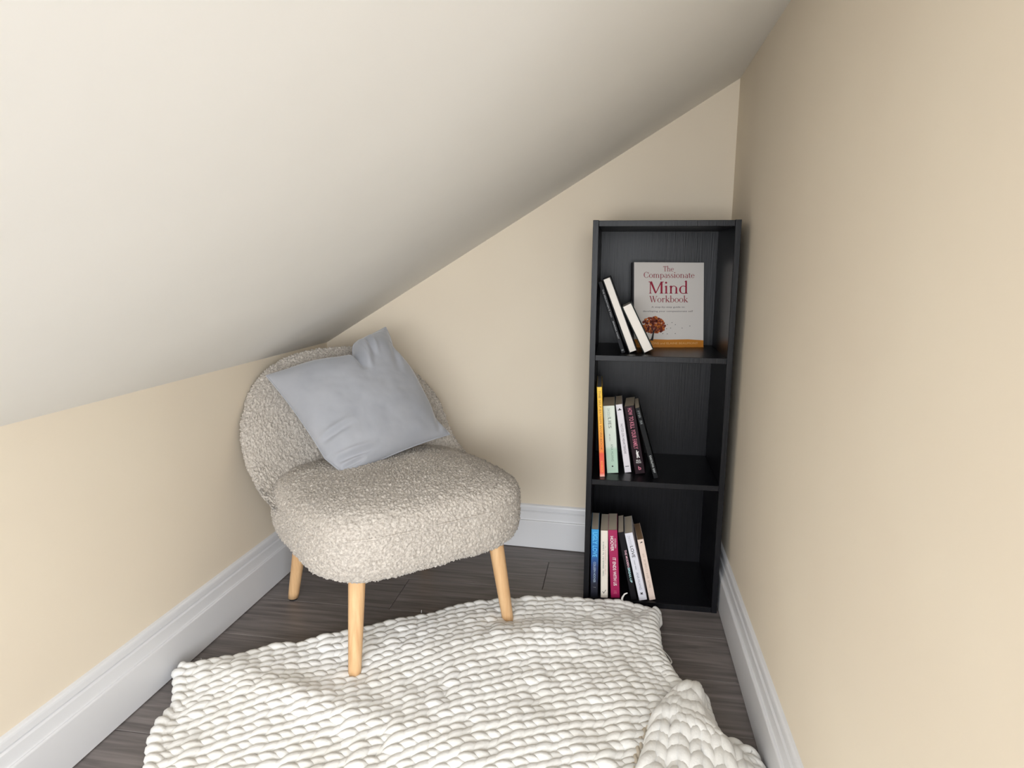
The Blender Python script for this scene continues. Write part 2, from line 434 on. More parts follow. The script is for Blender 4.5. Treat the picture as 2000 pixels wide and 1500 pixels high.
def serif_glyph(ch):
    g = Glyph(); XH, CA, AS = .45, .68, .74; adv = .5
    if ch == 'T':
        g.stem(.3, 0, CA, .1, 1, 0, .26); g.quad((.03, CA-.05), (.57, CA-.05), (.57, CA), (.03, CA))
        g.quad((.03, CA-.17), (.06, CA-.17), (.1, CA-.05), (.03, CA-.05)); g.quad((.54, CA-.17), (.57, CA-.17), (.57, CA-.05), (.5, CA-.05)); adv = .58
    elif ch == 'h': g.stem(.13, 0, AS); g.arc(.29, .27, .2, .18, 0, 160, .095); g.stem(.44, 0, .28, .095, 1, 0); adv = .58
    elif ch == 'e': g.arc(.25, .22, .22, .235, 20, 325, .095); g.quad((.06, .235), (.45, .235), (.46, .275), (.06, .275)); g.arc(.25, .22, .22, .235, 10, 25, .08); adv = .48
    elif ch == 'C':
        g.arc(.36, .34, .33, .35, 35, 325, .105); g.quad((.6, .48), (.64, .48), (.64, .68), (.61, .68)); adv = .68
    elif ch == 'o': g.arc(.26, .22, .24, .235, 0, 360, .1, .035, 26); adv = .52
    elif ch == 'm':
        g.stem(.13, 0, XH); g.arc(.28, .27, .19, .18, 0, 160, .095); g.stem(.42, 0, .28, .095, 1, 0); g.arc(.57, .27, .19, .18, 0, 160, .095); g.stem(.71, 0, .28, .095, 1, 0); adv = .85
    elif ch == 'n': g.stem(.13, 0, XH); g.arc(.29, .27, .2, .18, 0, 160, .095); g.stem(.44, 0, .28, .095, 1, 0); adv = .58
    elif ch == 'p': g.stem(.13, -.22, XH); g.arc(.26, .22, .25, .235, -150, 150, .1); adv = .54
    elif ch == 'b': g.stem(.11, 0, AS, .095, 0); g.arc(.26, .22, .25, .235, -150, 150, .1); adv = .54
    elif ch == 'd': g.stem(.42, 0, AS, .095, 1); g.arc(.27, .22, .25, .235, 30, 330, .1); adv = .57
    elif ch == 'a': g.arc(.22, .3, .17, .155, 0, 150, .09); g.stem(.35, 0, .32, .09, 1, 0, .14); g.arc(.2, .13, .17, .14, 60, 330, .085); adv = .46
    elif ch == 's':
        g.arc(.19, .335, .15, .12, 40, 250, .085); g.arc(.19, .115, .16, .125, -150, 70, .085); g.bar(.11, .27, .27, .19, .08); adv = .38
    elif ch == 'i': g.stem(.13, 0, XH); g.arc(.12, .62, .06, .06, 0, 360, .06, .055, 14); adv = .27
    elif ch == 't': g.stem(.14, .06, .56, .09, 0, 0); g.quad((.03, .41), (.31, .41), (.31, XH), (.03, XH)); g.arc(.24, .09, .145, .1, 180, 320, .07); adv = .33
    elif ch == 'M':
        g.stem(.1, 0, CA, .05, 1, 0, .16); g.stem(.74, 0, CA, .11, 1, 0, .22); g.bar(.13, CA, .41, .02, .12, .09); g.bar(.41, .02, .73, CA, .045, .06)
        g.quad((.0, CA-.04), (.17, CA-.04), (.17, CA), (.0, CA)); g.quad((.68, CA-.04), (.86, CA-.04), (.86, CA), (.68, CA)); adv = .88
    elif ch == 'W':
        g.bar(.1, CA, .29, 0, .11, .09); g.bar(.29, 0, .47, CA, .04, .045); g.bar(.42, CA, .62, 0, .11, .09); g.bar(.62, 0, .83, CA, .04, .045)
        for x in (.08, .42, .84): g.quad((x-.1, CA-.035), (x+.1, CA-.035), (x+.1, CA), (x-.1, CA))
        adv = .9
    elif ch == 'r': g.stem(.13, 0, XH); g.arc(.29, .29, .16, .155, 55, 160, .09); g.arc(.345, .39, .05, .05, 0, 360, .05, .045, 12); adv = .41
    elif ch == 'k': g.stem(.12, 0, AS); g.bar(.14, .2, .41, .43, .04); g.bar(.22, .26, .46, .02, .1); g.quad((.32, .41), (.5, .41), (.5, XH), (.32, XH)); g.quad((.36, 0), (.55, 0), (.55, .04), (.36, .04)); adv = .54
    elif ch == ' ': adv = .25
    return g, adv
def serif2d(word):
    V = []; Fc = []; x = 0
    for ch in word:
        g, a = serif_glyph(ch); k = len(V)
        V += [(p[0] + x, p[1]) for p in g.V]; Fc += [tuple(i + k for i in q) for q in g.F]; x += a
    V = np.array(V); return V, Fc

# ================================================================== BOOKS
def grad_cover(name, stops, h, rough=.45):
    """printed cover whose ink runs from one colour to another along the height"""
    m = mat(name, stops[0][1], rough, .5)
    n, l, bsdf = nodes_of(m)
    tc = n.new('ShaderNodeTexCoord'); sx = n.new('ShaderNodeSeparateXYZ'); mr = n.new('ShaderNodeMapRange')
    mr.inputs['From Max'].default_value = h
    l.new(tc.outputs['Object'], sx.inputs[0]); l.new(sx.outputs['Z'], mr.inputs['Value'])
    r = n.new('ShaderNodeValToRGB'); cr_ = r.color_ramp
    while len(cr_.elements) < len(stops): cr_.elements.new(.5)
    for e, (p, c) in zip(cr_.elements, stops): e.position = p; e.color = c
    l.new(mr.outputs[0], r.inputs['Fac']); l.new(r.outputs['Color'], bsdf.inputs['Base Color'])
    return m
def u_cover(w, d, h, th, rnd):
    out = [(0, d), (0, rnd)]
    for k in range(1, 5): a = math.pi + k * math.pi / 8; out.append((rnd + rnd * math.cos(a), rnd + rnd * math.sin(a)))
    for k in range(0, 5): a = 1.5 * math.pi + k * math.pi / 8; out.append((w - rnd + rnd * math.cos(a), rnd + rnd * math.sin(a)))
    out.append((w, d))
    inn = [(w - th, d), (w - th, th * 1.2), (th, th * 1.2), (th, d)]
    n_o, n_i = len(out), 4
    v = [(x, y, 0) for x, y in out + inn] + [(x, y, h) for x, y in out + inn]
    N = n_o + n_i
    f = [(i, (i + 1) % N, N + (i + 1) % N, N + i) for i in range(N)]
    # caps: left board, spine, right board
    mid = n_o // 2
    iR0, iR1, iL1, iL0 = n_o, n_o + 1, n_o + 2, n_o + 3
    left = list(range(0, mid)) ; rightp = list(range(mid, n_o))
    cap = [left + [iL1, iL0], [mid - 1, mid, iR1, iL1], rightp + [iR0, iR1]]
    for c in cap:
        f.append(tuple(c)[::-1]); f.append(tuple(i + N for i in c))
    return v, f
GAPB = .0
def book(name, label, x, y, z, w, d, h, lean, yaw, cover_m, page_m, group, fore=False, th=.0009, rnd=.0015, over=.0):
    """spine faces the camera (-y); fore=True turns the page edges to the camera"""
    r = empty(name, (x, y, z)); r.rotation_mode = 'XYZ'
    r.rotation_euler = (0, -R(lean), R(yaw))
    tag(r, label, 'book', group)
    v, f = u_cover(w, d, h, th, min(rnd, w * .45))
    if fore: v = [(w - a, d - b_, c) for a, b_, c in v]
    c = mesh_obj('cover', v, f, cover_m, r)
    p = MB()
    if fore: p.box(th + .0001, w - th - .0001, .0005 + over, d - th * 1.3, .0004 + over, h - .0006 - over)
    else: p.box(th + .0001, w - th - .0001, th * 1.3, d - .0005 - over, .0004 + over, h - .0006 - over)
    p.build('page_block', page_m, r)
    return r
def spine_text(root, name, body, m, w, ztop, L, H, xc=None, seed=None, shear=0, bold=0, n=None, space=1.0):
    xc = w / 2 if xc is None else xc
    if n: V, Fc = marks2d(n, L, H, seed)
    else:
        V, Fc = raw_text(body, shear, space, bold); V = fit2d(V, L, H)
    return place_flat(name, V, Fc, m, root, lambda a, b_: (xc + b_, -.00025, ztop - L/2 - a))
def spine_patch(root, name, m, pts):
    b = MB(); b.poly_prism(pts, lambda p: (p[0], -.00015, p[1]), lambda p: (p[0], .0003, p[1])); return b.build(name, m, root)
WHITE = INK('white', srgb(232, 230, 228)); DARK = INK('dark', srgb(40, 38, 40)); GREY = INK('grey', srgb(120, 122, 124)); PINK = INK('pink', srgb(204, 118, 140))

# --- bottom compartment
GB = 'books on the bottom shelf'
m = grad_cover('cover_blue', [(0, srgb(16, 18, 28)), (.18, srgb(24, 28, 44)), (.45, srgb(36, 56, 104)), (.7, srgb(34, 110, 184)), (1, srgb(52, 152, 214))], .203)
B = book('paperback_book', 'blue to navy paperback, leftmost on the bottom shelf', -.3728, -.325, Z0, .0208, .129, .203, .7, .9, m, M_PAGE, GB)
spine_text(B, 'spine_title', 'UGLY LOVE', INK('skyblue', srgb(104, 196, 240)), .0212, .195, .074, .0125, bold=.01)
spine_text(B, 'author_name', 'COLLEEN HOOVER', INK('paleblue', srgb(176, 198, 214)), .0212, .106, .062, .0062)
spine_text(B, 'publisher_mark', '', GREY, .0212, .030, .010, .008, n=3, seed=3)
m = mat('cover_cream', srgb(228, 220, 208), .5)
B = book('paperback_book', 'cream paperback with a tick mark between the blue and crimson books', -.3440, -.325, Z0, .0205, .129, .201, 1.6, 0, m, M_PAGE, GB, rnd=.003)
spine_text(B, 'spine_title', '', INK('sage', srgb(150, 158, 148)), .0205, .168, .105, .0042, xc=.0075, n=26, seed=8)
spine_text(B, 'spine_subtitle', '', INK('rose', srgb(206, 168, 170)), .0205, .155, .085, .0028, xc=.0135, n=24, seed=9)
g = Glyph(); g.bar(-.004, .001, -.001, -.005, .0016); g.bar(-.0012, -.005, .005, .006, .0014)
place_flat('publisher_mark', np.array(g.V), g.F, DARK, B, lambda a, b_: (.0098 + a, -.00025, .018 + b_))
m = mat('cover_crimson', srgb(162, 28, 84), .4)
B = book('paperback_book', 'crimson paperback with white lettering on the bottom shelf', -.3150, -.322, Z0, .0252, .129, .203, 4.0, 0, m, M_PAGE, GB)
spine_text(B, 'spine_title', 'IT ENDS WITH US', WHITE, .0252, .121, .084, .0090, xc=.0135, bold=.012)
spine_text(B, 'author_surname', 'HOOVER', WHITE, .0252, .185, .044, .0088, xc=.0095, bold=.015)
spine_text(B, 'author_first_name', 'COLLEEN', WHITE, .0252, .178, .028, .0044, xc=.0185)
spine_text(B, 'publisher_mark', '', PINK, .0252, .022, .010, .008, n=3, seed=5)
m = mat('cover_black_a', srgb(24, 23, 27), .5, .15)
B = book('paperback_book', 'black paperback with pink and pale blue title leaning on the crimson book', -.2585, -.326, Z0, .0160, .129, .203, 12.3, 0, m, M_PAGE, GB)
spine_text(B, 'spine_title', 'THE MODERN', INK('palepink', srgb(236, 190, 204)), .0160, .150, .052, .0058, xc=.0105, bold=.012)
spine_text(B, 'spine_title', 'BREAK-UP', INK('palecyan', srgb(190, 232, 236)), .0160, .096, .044, .0058, xc=.0105, bold=.012)
m = mat('cover_pale_lilac', srgb(222, 222, 232), .5)
B = book('paperback_book', 'pale lilac white paperback with bold dark title word on the bottom shelf', -.2360, -.325, Z0, .0222, .129, .202, 13.6, 0, m, M_PAGE, GB)
spine_text(B, 'spine_title', 'twisted', INK('palegrey', srgb(186, 186, 196)), .0222, .194, .030, .0110, shear=.3)
spine_text(B, 'spine_title', 'LOVE', DARK, .0222, .163, .034, .0088, bold=.01)
spine_text(B, 'spine_subtitle', '', GREY, .0222, .120, .028, .0026, xc=.010, n=12, seed=12)
spine_text(B, 'author_name', 'ANA HUANG', INK('slate', srgb(128, 132, 150)), .0222, .084, .052, .0066)
g = Glyph(); g.bar(-.003, -.003, .003, .003, .0024); g.bar(-.003, .003, .003, -.003, .0024)
place_flat('publisher_mark', np.array(g.V), g.F, DARK, B, lambda a, b_: (.011 + a, -.00025, .020 + b_))
m = mat('cover_peach', srgb(230, 210, 198), .5)
B = book('paperback_book', 'peach paperback with a small dark emblem, rightmost on the bottom shelf', -.2075, -.318, Z0, .0175, .118, .183, 12.8, 3.5, m, M_PAGEB, GB)
spine_text(B, 'spine_title', '', INK('faint_tan', srgb(196, 176, 160)), .0175, .140, .105, .0050, n=18, seed=21)
spine_patch(B, 'emblem', DARK, [(.005, .172), (.0068, .1735), (.0098, .1762), (.0125, .1752), (.0135, .1730), (.0115, .1738), (.010, .1725), (.0075, .1722)])
# --- middle compartment
GM = 'books on the middle shelf'
m = grad_cover('cover_yellow', [(0, srgb(244, 190, 176)), (.04, srgb(236, 96, 72)), (.26, srgb(226, 78, 48)), (.28, srgb(236, 120, 40)), (.6, srgb(246, 178, 42)), (1, srgb(250, 206, 56))], .253)
B = book('workbook', 'tall thin yellow and orange workbook standing on the middle shelf', -.3568, -.305, Z2, .0138, .185, .253, 3.5, 1.2, m, mat('grey_pages', srgb(150, 148, 150), .9), GM)
spine_text(B, 'spine_title', 'THE SELF-ESTEEM WORKBOOK', INK('brown', srgb(146, 92, 30)), .0140, .243, .168, .0056)
spine_text(B, 'author_name', 'SCHIRALDI', INK('gold', srgb(250, 190, 70)), .0140, .045, .032, .0044)
m = grad_cover('cover_mint', [(0, srgb(176, 206, 186)), (.35, srgb(172, 204, 184)), (.4, srgb(206, 220, 208)), (1, srgb(216, 226, 216))], .194)
B = book('paperback_book', 'thick mint green paperback beside the tall yellow workbook', -.3375, -.270, Z2, .0318, .129, .194, 5.1, 0, m, M_PAGE, GM)
spine_text(B, 'spine_title', 'twisted', INK('mintgrey', srgb(160, 176, 166)), .0318, .187, .026, .0105, shear=.3)
spine_text(B, 'spine_title', 'LIES', INK('darkmint', srgb(84, 98, 90)), .0318, .160, .030, .0085)
spine_text(B, 'spine_subtitle', '', GREY, .0318, .118, .026, .0026, xc=.0135, n=11, seed=31)
spine_text(B, 'author_name', 'ANA HUANG', INK('midmint', srgb(110, 136, 120)), .0318, .084, .050, .0066, xc=.018)
spine_patch(B, 'publisher_mark', DARK, [(.0145, .0175), (.0185, .0175), (.0185, .0215), (.0145, .0215)])
m = mat('cover_white', srgb(224, 220, 226), .5)
B = book('paperback_book', 'slim white paperback on the middle shelf beside the mint one', -.2882, -.257, Z2, .0186, .129, .198, 9.3, 0, m, M_PAGE, GM)
spine_text(B, 'spine_title', 'NOTES ON HEARTBREAK', INK('charcoal', srgb(92, 90, 96)), .0186, .142, .088, .0064)
spine_patch(B, 'publisher_mark', DARK, [(.004, .181), (.0145, .181), (.0145, .183), (.0115, .1835), (.011, .187), (.008, .187), (.0075, .1835), (.004, .183)])
spine_patch(B, 'publisher_name', GREY, [(.004, .0165), (.0145, .0165), (.0145, .019), (.004, .019)])
m = mat('cover_aubergine', srgb(34, 18, 25), .5, .15)
B = book('paperback_book', 'black paperback with pink title and small white figure on the middle shelf', -.2588, -.265, Z2, .0278, .129, .196, 11.1, -2.5, m, M_PAGE, GM)
for tx, zt_, ln in (('HOW', .190, .020), ('TO', .166, .013), ('KILL', .150, .019), ('YOUR', .128, .024), ('FAMILY', .101, .029)):
    spine_text(B, 'spine_title', tx, PINK, .0278, zt_, ln, .0115, bold=.008)
spine_patch(B, 'figure_print', WHITE, [(.0115, .0455), (.0140, .0455), (.0155, .0530), (.0165, .0465), (.0190, .0455), (.0205, .0475), (.0185, .0490), (.0172, .0590), (.0195, .0640), (.0180, .0650), (.0160, .0620), (.0150, .0640), (.0158, .0665), (.0140, .0685), (.0122, .0665), (.0130, .0640), (.0115, .0600), (.0122, .0540)])
for tx, z_, ln in (('BELLA', .0405, .0115), ('MACKIE', .0345, .014)):
    V, Fc = raw_text(tx); V = fit2d(V, ln, .0048)
    place_flat('author_name', V, Fc, WHITE, B, lambda a, b_: (.0145 + a, -.00025, z_ - .002 + b_))
V, Fc = raw_text('b', bold=.02); V = fit2d(V, .0075, .011)
place_flat('publisher_mark', V, Fc, PINK, B, lambda a, b_: (.0150 + a, -.00025, .016 + b_))
m = mat('cover_black_b', srgb(20, 21, 23), .5, .15)
B = book('paperback_book', 'thin worn black paperback leaning at the right end of the middle shelf row', -.2095, -.297, Z2, .0135, .135, .204, 16.6, 0, m, M_PAGE, GM)
spine_text(B, 'spine_title', '', INK('worn', srgb(132, 138, 140)), .0135, .196, .040, .0062, n=7, seed=41)
spine_text(B, 'author_name', '', INK('worn_white', srgb(190, 194, 194)), .0135, .066, .052, .0052, n=11, seed=42)
# --- top compartment
GT = 'books leaning on the top shelf'
m = mat('cover_black_c', srgb(26, 27, 30), .5, .15)
B = book('paperback_book', 'slim black paperback with small white title leaning at left on the top shelf', -.3092, -.285, Z1, .0112, .127, .201, 19.8, 0, m, M_PAGE, GT)
spine_text(B, 'spine_title', 'THE MOUNTAIN IS YOU', INK('silver', srgb(176, 178, 180)), .0112, .180, .078, .0036)
spine_text(B, 'author_name', 'BRIANNA WIEST', INK('silver', srgb(176, 178, 180)), .0112, .090, .050, .0034)
spine_patch(B, 'publisher_mark', GREY, [(.003, .006), (.0085, .006), (.0085, .0095), (.003, .0095)])
m = mat('cover_black_d', srgb(18, 18, 20), .5, .15)
B = book('hardback_book', 'tall dark hardback showing white page edges on the top shelf', -.2880, -.285, Z1, .0225, .140, .213, 21.6, 0, m, M_PAGEW, GT, fore=True, th=.0024, rnd=.002, over=.002)
m = mat('cover_dark_green', srgb(14, 27, 23), .5, .15)
B = book('hardback_book', 'short dark green hardback showing white page edges on the top shelf', -.2490, -.285, Z1, .0285, .100, .141, 27.0, 0, m, M_PAGEW, GT, fore=True, th=.0026, rnd=.002, over=.002)
# --- large face-out workbook
BW, BH, BT = .206, .246, .024
root = empty('large_workbook', (-.273, -.146, Z1)); root.rotation_euler = (R(-8), 0, R(13))
tag(root, 'large white softcover workbook with red title and orange tree standing face out', 'book', None)
M_COVER = mat('cover_warm_white', srgb(222, 216, 210), .38, .5)
b = MB(); b.box(0, BW, 0, .0008, 0, BH); b.box(0, BW, BT - .0008, BT, 0, BH)
b.build('cover', M_COVER, root)
sp_ = []
for k in range(9):
    a = math.pi / 2 + k * math.pi / 8; sp_.append((.0004 + .006 * math.cos(a), BT / 2 + (BT / 2) * math.sin(a)))
b = MB(); b.poly_prism(sp_, lambda p: (p[0], p[1], 0), lambda p: (p[0], p[1], BH)); b.build('spine', mat('cover_spine', srgb(62, 60, 62), .4), root)
b = MB(); b.box(.0008, BW - .001, .001, BT - .001, .0005, BH - .0008); b.build('page_block', M_PAGEW, root)
RED = INK('red', srgb(158, 22, 56)); MAROON = INK('maroon', srgb(150, 52, 62)); SMALL = INK('small', srgb(92, 78, 80))
def cov(xc, zc_): return lambda a, b_: (xc + a, -.0003, zc_ + b_)
def cover_serif(nm, word, m, xc, zbase, L, Hcap):
    V, Fc = serif2d(word); V = V.copy(); V[:, 0] = (V[:, 0] - V[:, 0].min()) / (V[:, 0].max() - V[:, 0].min()) * L - L / 2
    V[:, 1] *= Hcap / .68
    place_flat(nm, V, Fc, m, root, cov(xc, zbase))
cover_serif('title_lettering', 'The', MAROON, .101, .2200, .031, .0150)
cover_serif('title_lettering', 'Compassionate', MAROON, .103, .2015, .150, .0165)
cover_serif('title_lettering', 'Mind', RED, .101, .1560, .117, .0345)
cover_serif('title_lettering', 'Workbook', MAROON, .102, .1310, .115, .0180)
def cover_text(nm, body, m, xc, zc_, L, H, shear=0):
    V, Fc = raw_text(body, shear); place_flat(nm, fit2d(V, L, H), Fc, m, root, cov(xc, zc_))
cover_text('subtitle_lettering', 'A step-by-step guide to', SMALL, .100, .1165, .098, .0062)
cover_text('subtitle_lettering', 'developing your compassionate self', SMALL, .100, .1045, .148, .0062)
def patch(nm, m, pts, off=.0002):
    b = MB(); b.poly_prism(pts, lambda p: (p[0], -off, p[1]), lambda p: (p[0], .0002, p[1])); return b.build(nm, m, root)
patch('orange_band', INK('orange', srgb(206, 130, 40)), [(0, 0), (BW, 0), (BW, .0205), (.16, .0235), (.1, .0225), (.04, .0245), (0, .0240)], .00015)
cover_text('author_lettering', 'CHRIS IRONS and ELAINE BEAUMONT', INK('pale_orange', srgb(238, 190, 120)), .1005, .0120, .178, .0058)
# printed tree
g = Glyph(); rr = random.Random(4)
tx0, tz0 = .058, .062
def leaves(n, seed, cols):
    rr = random.Random(seed)
    gl = Glyph()
    for i in range(n):
        a = rr.random() * 2 * math.pi; q = math.sqrt(rr.random())
        x = tx0 + .034 * q * math.cos(a); z = tz0 + .027 * q * math.sin(a) * (1 if math.sin(a) > 0 else .75)
        s = .0018 + rr.random() * .0022; t0 = rr.random() * 6.28
        gl.quad(*[(x + s * (1 + .3 * (k % 2)) * math.cos(t0 + k * math.pi / 3), z + s * math.sin(t0 + k * math.pi / 3)) for k in range(6)])
    return gl
for n_, sd, nm, c in ((170, 1, 'rust', srgb(176, 78, 30)), (90, 2, 'amber', srgb(214, 120, 44)), (70, 3, 'umber', srgb(120, 44, 26))):
    gl = leaves(n_, sd, None)
    place_flat('tree_print', np.array(gl.V), gl.F, INK(nm, c), root, lambda a, b_, e=sd: (a, -.0002 - .00003 * e, b_))
g = Glyph(); g.bar(.053, .020, .058, .048, .007, .0035); g.bar(.058, .045, .050, .060, .003, .0012); g.bar(.058, .045, .066, .062, .003, .0012); g.bar(.048, .020, .056, .030, .003, .004)
for (x, z) in ((.098, .066), (.122, .066), (.108, .056), (.096, .054), (.142, .056), (.165, .062), (.085, .040), (.098, .039), (.122, .040), (.112, .072)):
    g.quad((x - .0016, z), (x, z - .001), (x + .0018, z + .0004), (x, z + .0014))
place_flat('trunk_print', np.array(g.V), g.F, DARK, root, lambda a, b_: (a, -.00032, b_))

# ================================================================== CHAIR
CA_ = math.atan2(.687, .727)
CC = Vector((-.897, -.477, 0))
CHR = empty('accent_chair', CC, (0, 0, CA_))
tag(CHR, 'low boucle accent chair with rounded back and beech legs in the corner', 'chair')
# local: x = a (to the right seen from the front), y = -b (towards the back), z up.  front is local -y
# ---- seat: rings of a profile around a rounded plan
def plan(phi, A=.288, Bf=.283, Bb=.25, n=4.0):
    c, s = np.cos(phi), np.sin(phi)
    Bv = np.where(s < 0, Bf, Bb)
    rho = (np.abs(c / A) ** n + np.abs(s / Bv) ** n) ** (-1 / n)
    return rho * c, rho * s
def prof_curve():
    pts = [(0.0, .430), (.30, .4285), (.55, .424), (.75, .415), (.86, .406), (.93, .395), (.975, .380), (.997, .362), (1.0, .352), (.9985, .3475), (1.0, .343),
           (1.003, .32), (1.0, .295), (.985, .270), (.955, .253), (.90, .2425), (.80, .238), (.4, .237), (0, .237)]
    P = np.array(pts); s = np.r_[0, np.cumsum(np.hypot(np.diff(P[:, 0]) * .28, np.diff(P[:, 1])))]
    n = 260
    t = np.linspace(0, s[-1] * .86, n)
    r = np.interp(t, s, P[:, 0]); z = np.interp(t, s, P[:, 1])
    for _ in range(2):
        r[1:-1] = (r[:-2] + 2 * r[1:-1] + r[2:]) / 4; z[1:-1] = (z[:-2] + 2 * z[1:-1] + z[2:]) / 4
    return r, z
pr, pz = prof_curve()
NT = 760
phi = np.arange(NT) * 2 * np.pi / NT
px_, py_ = plan(phi)
V = np.stack([pr[:, None] * px_[None, :], pr[:, None] * py_[None, :], np.broadcast_to(pz[:, None], (len(pr), NT))], -1)
# bottom edge lower a little at the front middle, seat tips back slightly
V[..., 2] += -.02 * (V[..., 1] / .29) * .35 * (V[..., 2] > .30)
V = V[1:].reshape(-1, 3)
nr = len(pr) - 1
i = np.arange(nr - 1)[:, None] * NT; j = np.arange(NT)[None, :]; j2 = (j + 1) % NT
Fq = np.stack([i + j, i + NT + j, i + NT + j2, i + j2], -1).reshape(-1, 4)
Vl = np.vstack([V, [[0, 0, pz[0]]]]); fl = Fq.tolist() + [[len(V), int(a), int((a + 1) % NT)] for a in range(NT)]
fl.append([int((nr - 1) * NT + a) for a in range(NT)][::-1])
seat = mesh_obj('seat', Vl, fl, M_BOUCLE, CHR, True)
displace_boucle(seat)
# seam piping round the seat
ph = np.linspace(math.pi * .95, math.pi * 2.05, 160)
qx, qy = plan(ph)
P = np.stack([qx * .9985, qy * .9985, .348 - .02 * qy / .29 * .35], 1)
tv, tf = tube(P, .0030, 6)
mesh_obj('seam_piping', tv, tf, M_BOUCLE, seat, True)
# ---- backrest: curved padded shell
ZK = [.24, .34, .38, .42, .46, .52, .60, .72]
BEK = [.08, -.02, -.128, -.185, -.215, -.250, -.300, -.375]
def back_mid(a, z):
    b0 = np.interp(z, [.24, .38, .72], [-.222, -.245, -.395])
    wrap = np.interp(z, ZK, BEK) - b0
    return b0 + wrap * np.clip(np.abs(a) / .300, 0, 1.1) ** 2.6
NG = 300
g1 = np.linspace(-1, 1, NG)
Pq, Qq = np.meshgrid(g1, g1, indexing='ij')
DX = Pq * np.sqrt(1 - Qq ** 2 / 2); DY = Qq * np.sqrt(1 - Pq ** 2 / 2)
rad = np.sqrt(DX ** 2 + DY ** 2); ang = np.arctan2(DY, DX)
rad2 = np.sin(np.clip(rad, 0, 1) * math.pi / 2) ** .85
def outline(ang):
    c, s = np.cos(ang), np.sin(ang); n = np.where(s > 0, 2.3, 4.0)
    return (np.abs(c / .305) ** n + np.abs(s / np.where(s > 0, .255, .190)) ** n) ** (-1 / n)
rho = rad2 * outline(ang)
Aa = rho * np.cos(ang); Zz = .44 + rho * np.sin(ang)
Aa = Aa * (1 - .045 * np.clip((.370 - Zz) / .05, 0, 1) * np.clip(np.abs(Aa) / .3, 0, 1) ** 4)
mid = back_mid(Aa, Zz)
SH = -.020 * np.clip((Zz - .34) / .1, 0, 1)
dA = (back_mid(Aa + 1e-3, Zz) - back_mid(Aa - 1e-3, Zz)) / 2e-3
Nn = np.stack([-dA, np.ones_like(dA), np.full_like(dA, .44)], -1); Nn /= np.linalg.norm(Nn, axis=-1)[..., None]
half = .035 * np.sqrt(np.clip(1 - rad2 ** 5, 0, 1)) * (1 - .35 * np.clip((.40 - Zz) / .12, 0, 1) * np.clip((np.abs(Aa) - .15) / .1, 0, 1))
front = np.stack([Aa + SH, mid, Zz], -1) + Nn * half[..., None]
backs = np.stack([Aa + SH, mid, Zz], -1) - Nn * half[..., None]
def flipb(X): X = X.copy(); X[..., 1] *= -1; return X
FV = flipb(front).reshape(-1, 3); BV = flipb(backs).reshape(-1, 3)
idx = np.arange(NG * NG).reshape(NG, NG)
qf = np.stack([idx[:-1, :-1], idx[1:, :-1], idx[1:, 1:], idx[:-1, 1:]], -1).reshape(-1, 4)
edge = np.zeros((NG, NG), bool); edge[0] = edge[-1] = True; edge[:, 0] = edge[:, -1] = True
bi = np.full(NG * NG, -1); inner_ids = np.where(~edge.ravel())[0]
bi[inner_ids] = NG * NG + np.arange(len(inner_ids)); eid = np.where(edge.ravel())[0]; bi[eid] = eid
VV = np.vstack([FV, BV[inner_ids]])
qb = bi[qf][:, ::-1]
bk = mesh_obj('backrest', VV, np.vstack([qf, qb]), M_BOUCLE, CHR, True)
displace_boucle(bk)
# ---- legs
def leg(foot, top, r0=.0145, r1=.0200, pad=False):
    foot = Vector(foot); top = Vector(top)
    n = 14
    P = [foot.lerp(top, k / n) for k in range(n + 1)]
    tv, tf = tube([tuple(p) for p in P], [r0 + (r1 - r0) * (k / n) ** .9 for k in range(n + 1)], 28, up=(0, 1, 0))
    # flat foot: shear the lowest ring onto the floor
    tv[:28, 2] = foot.z
    o = mesh_obj('leg', tv, tf, M_WOOD, CHR, True)
    pv, pf = tube([(foot.x, foot.y, foot.z - .005), (foot.x, foot.y, foot.z + .0005)], .0118, 20, up=(0, 1, 0))
    mesh_obj('foot_pad', pv, pf, M_FELT, o)
    return o
RZ = .020
for sx in (-1, 1):
    leg((sx * .212, -.236, RZ), (sx * .186, -.208, .262))
    leg((sx * .212, .236, .005), (sx * .180, .200, .262))

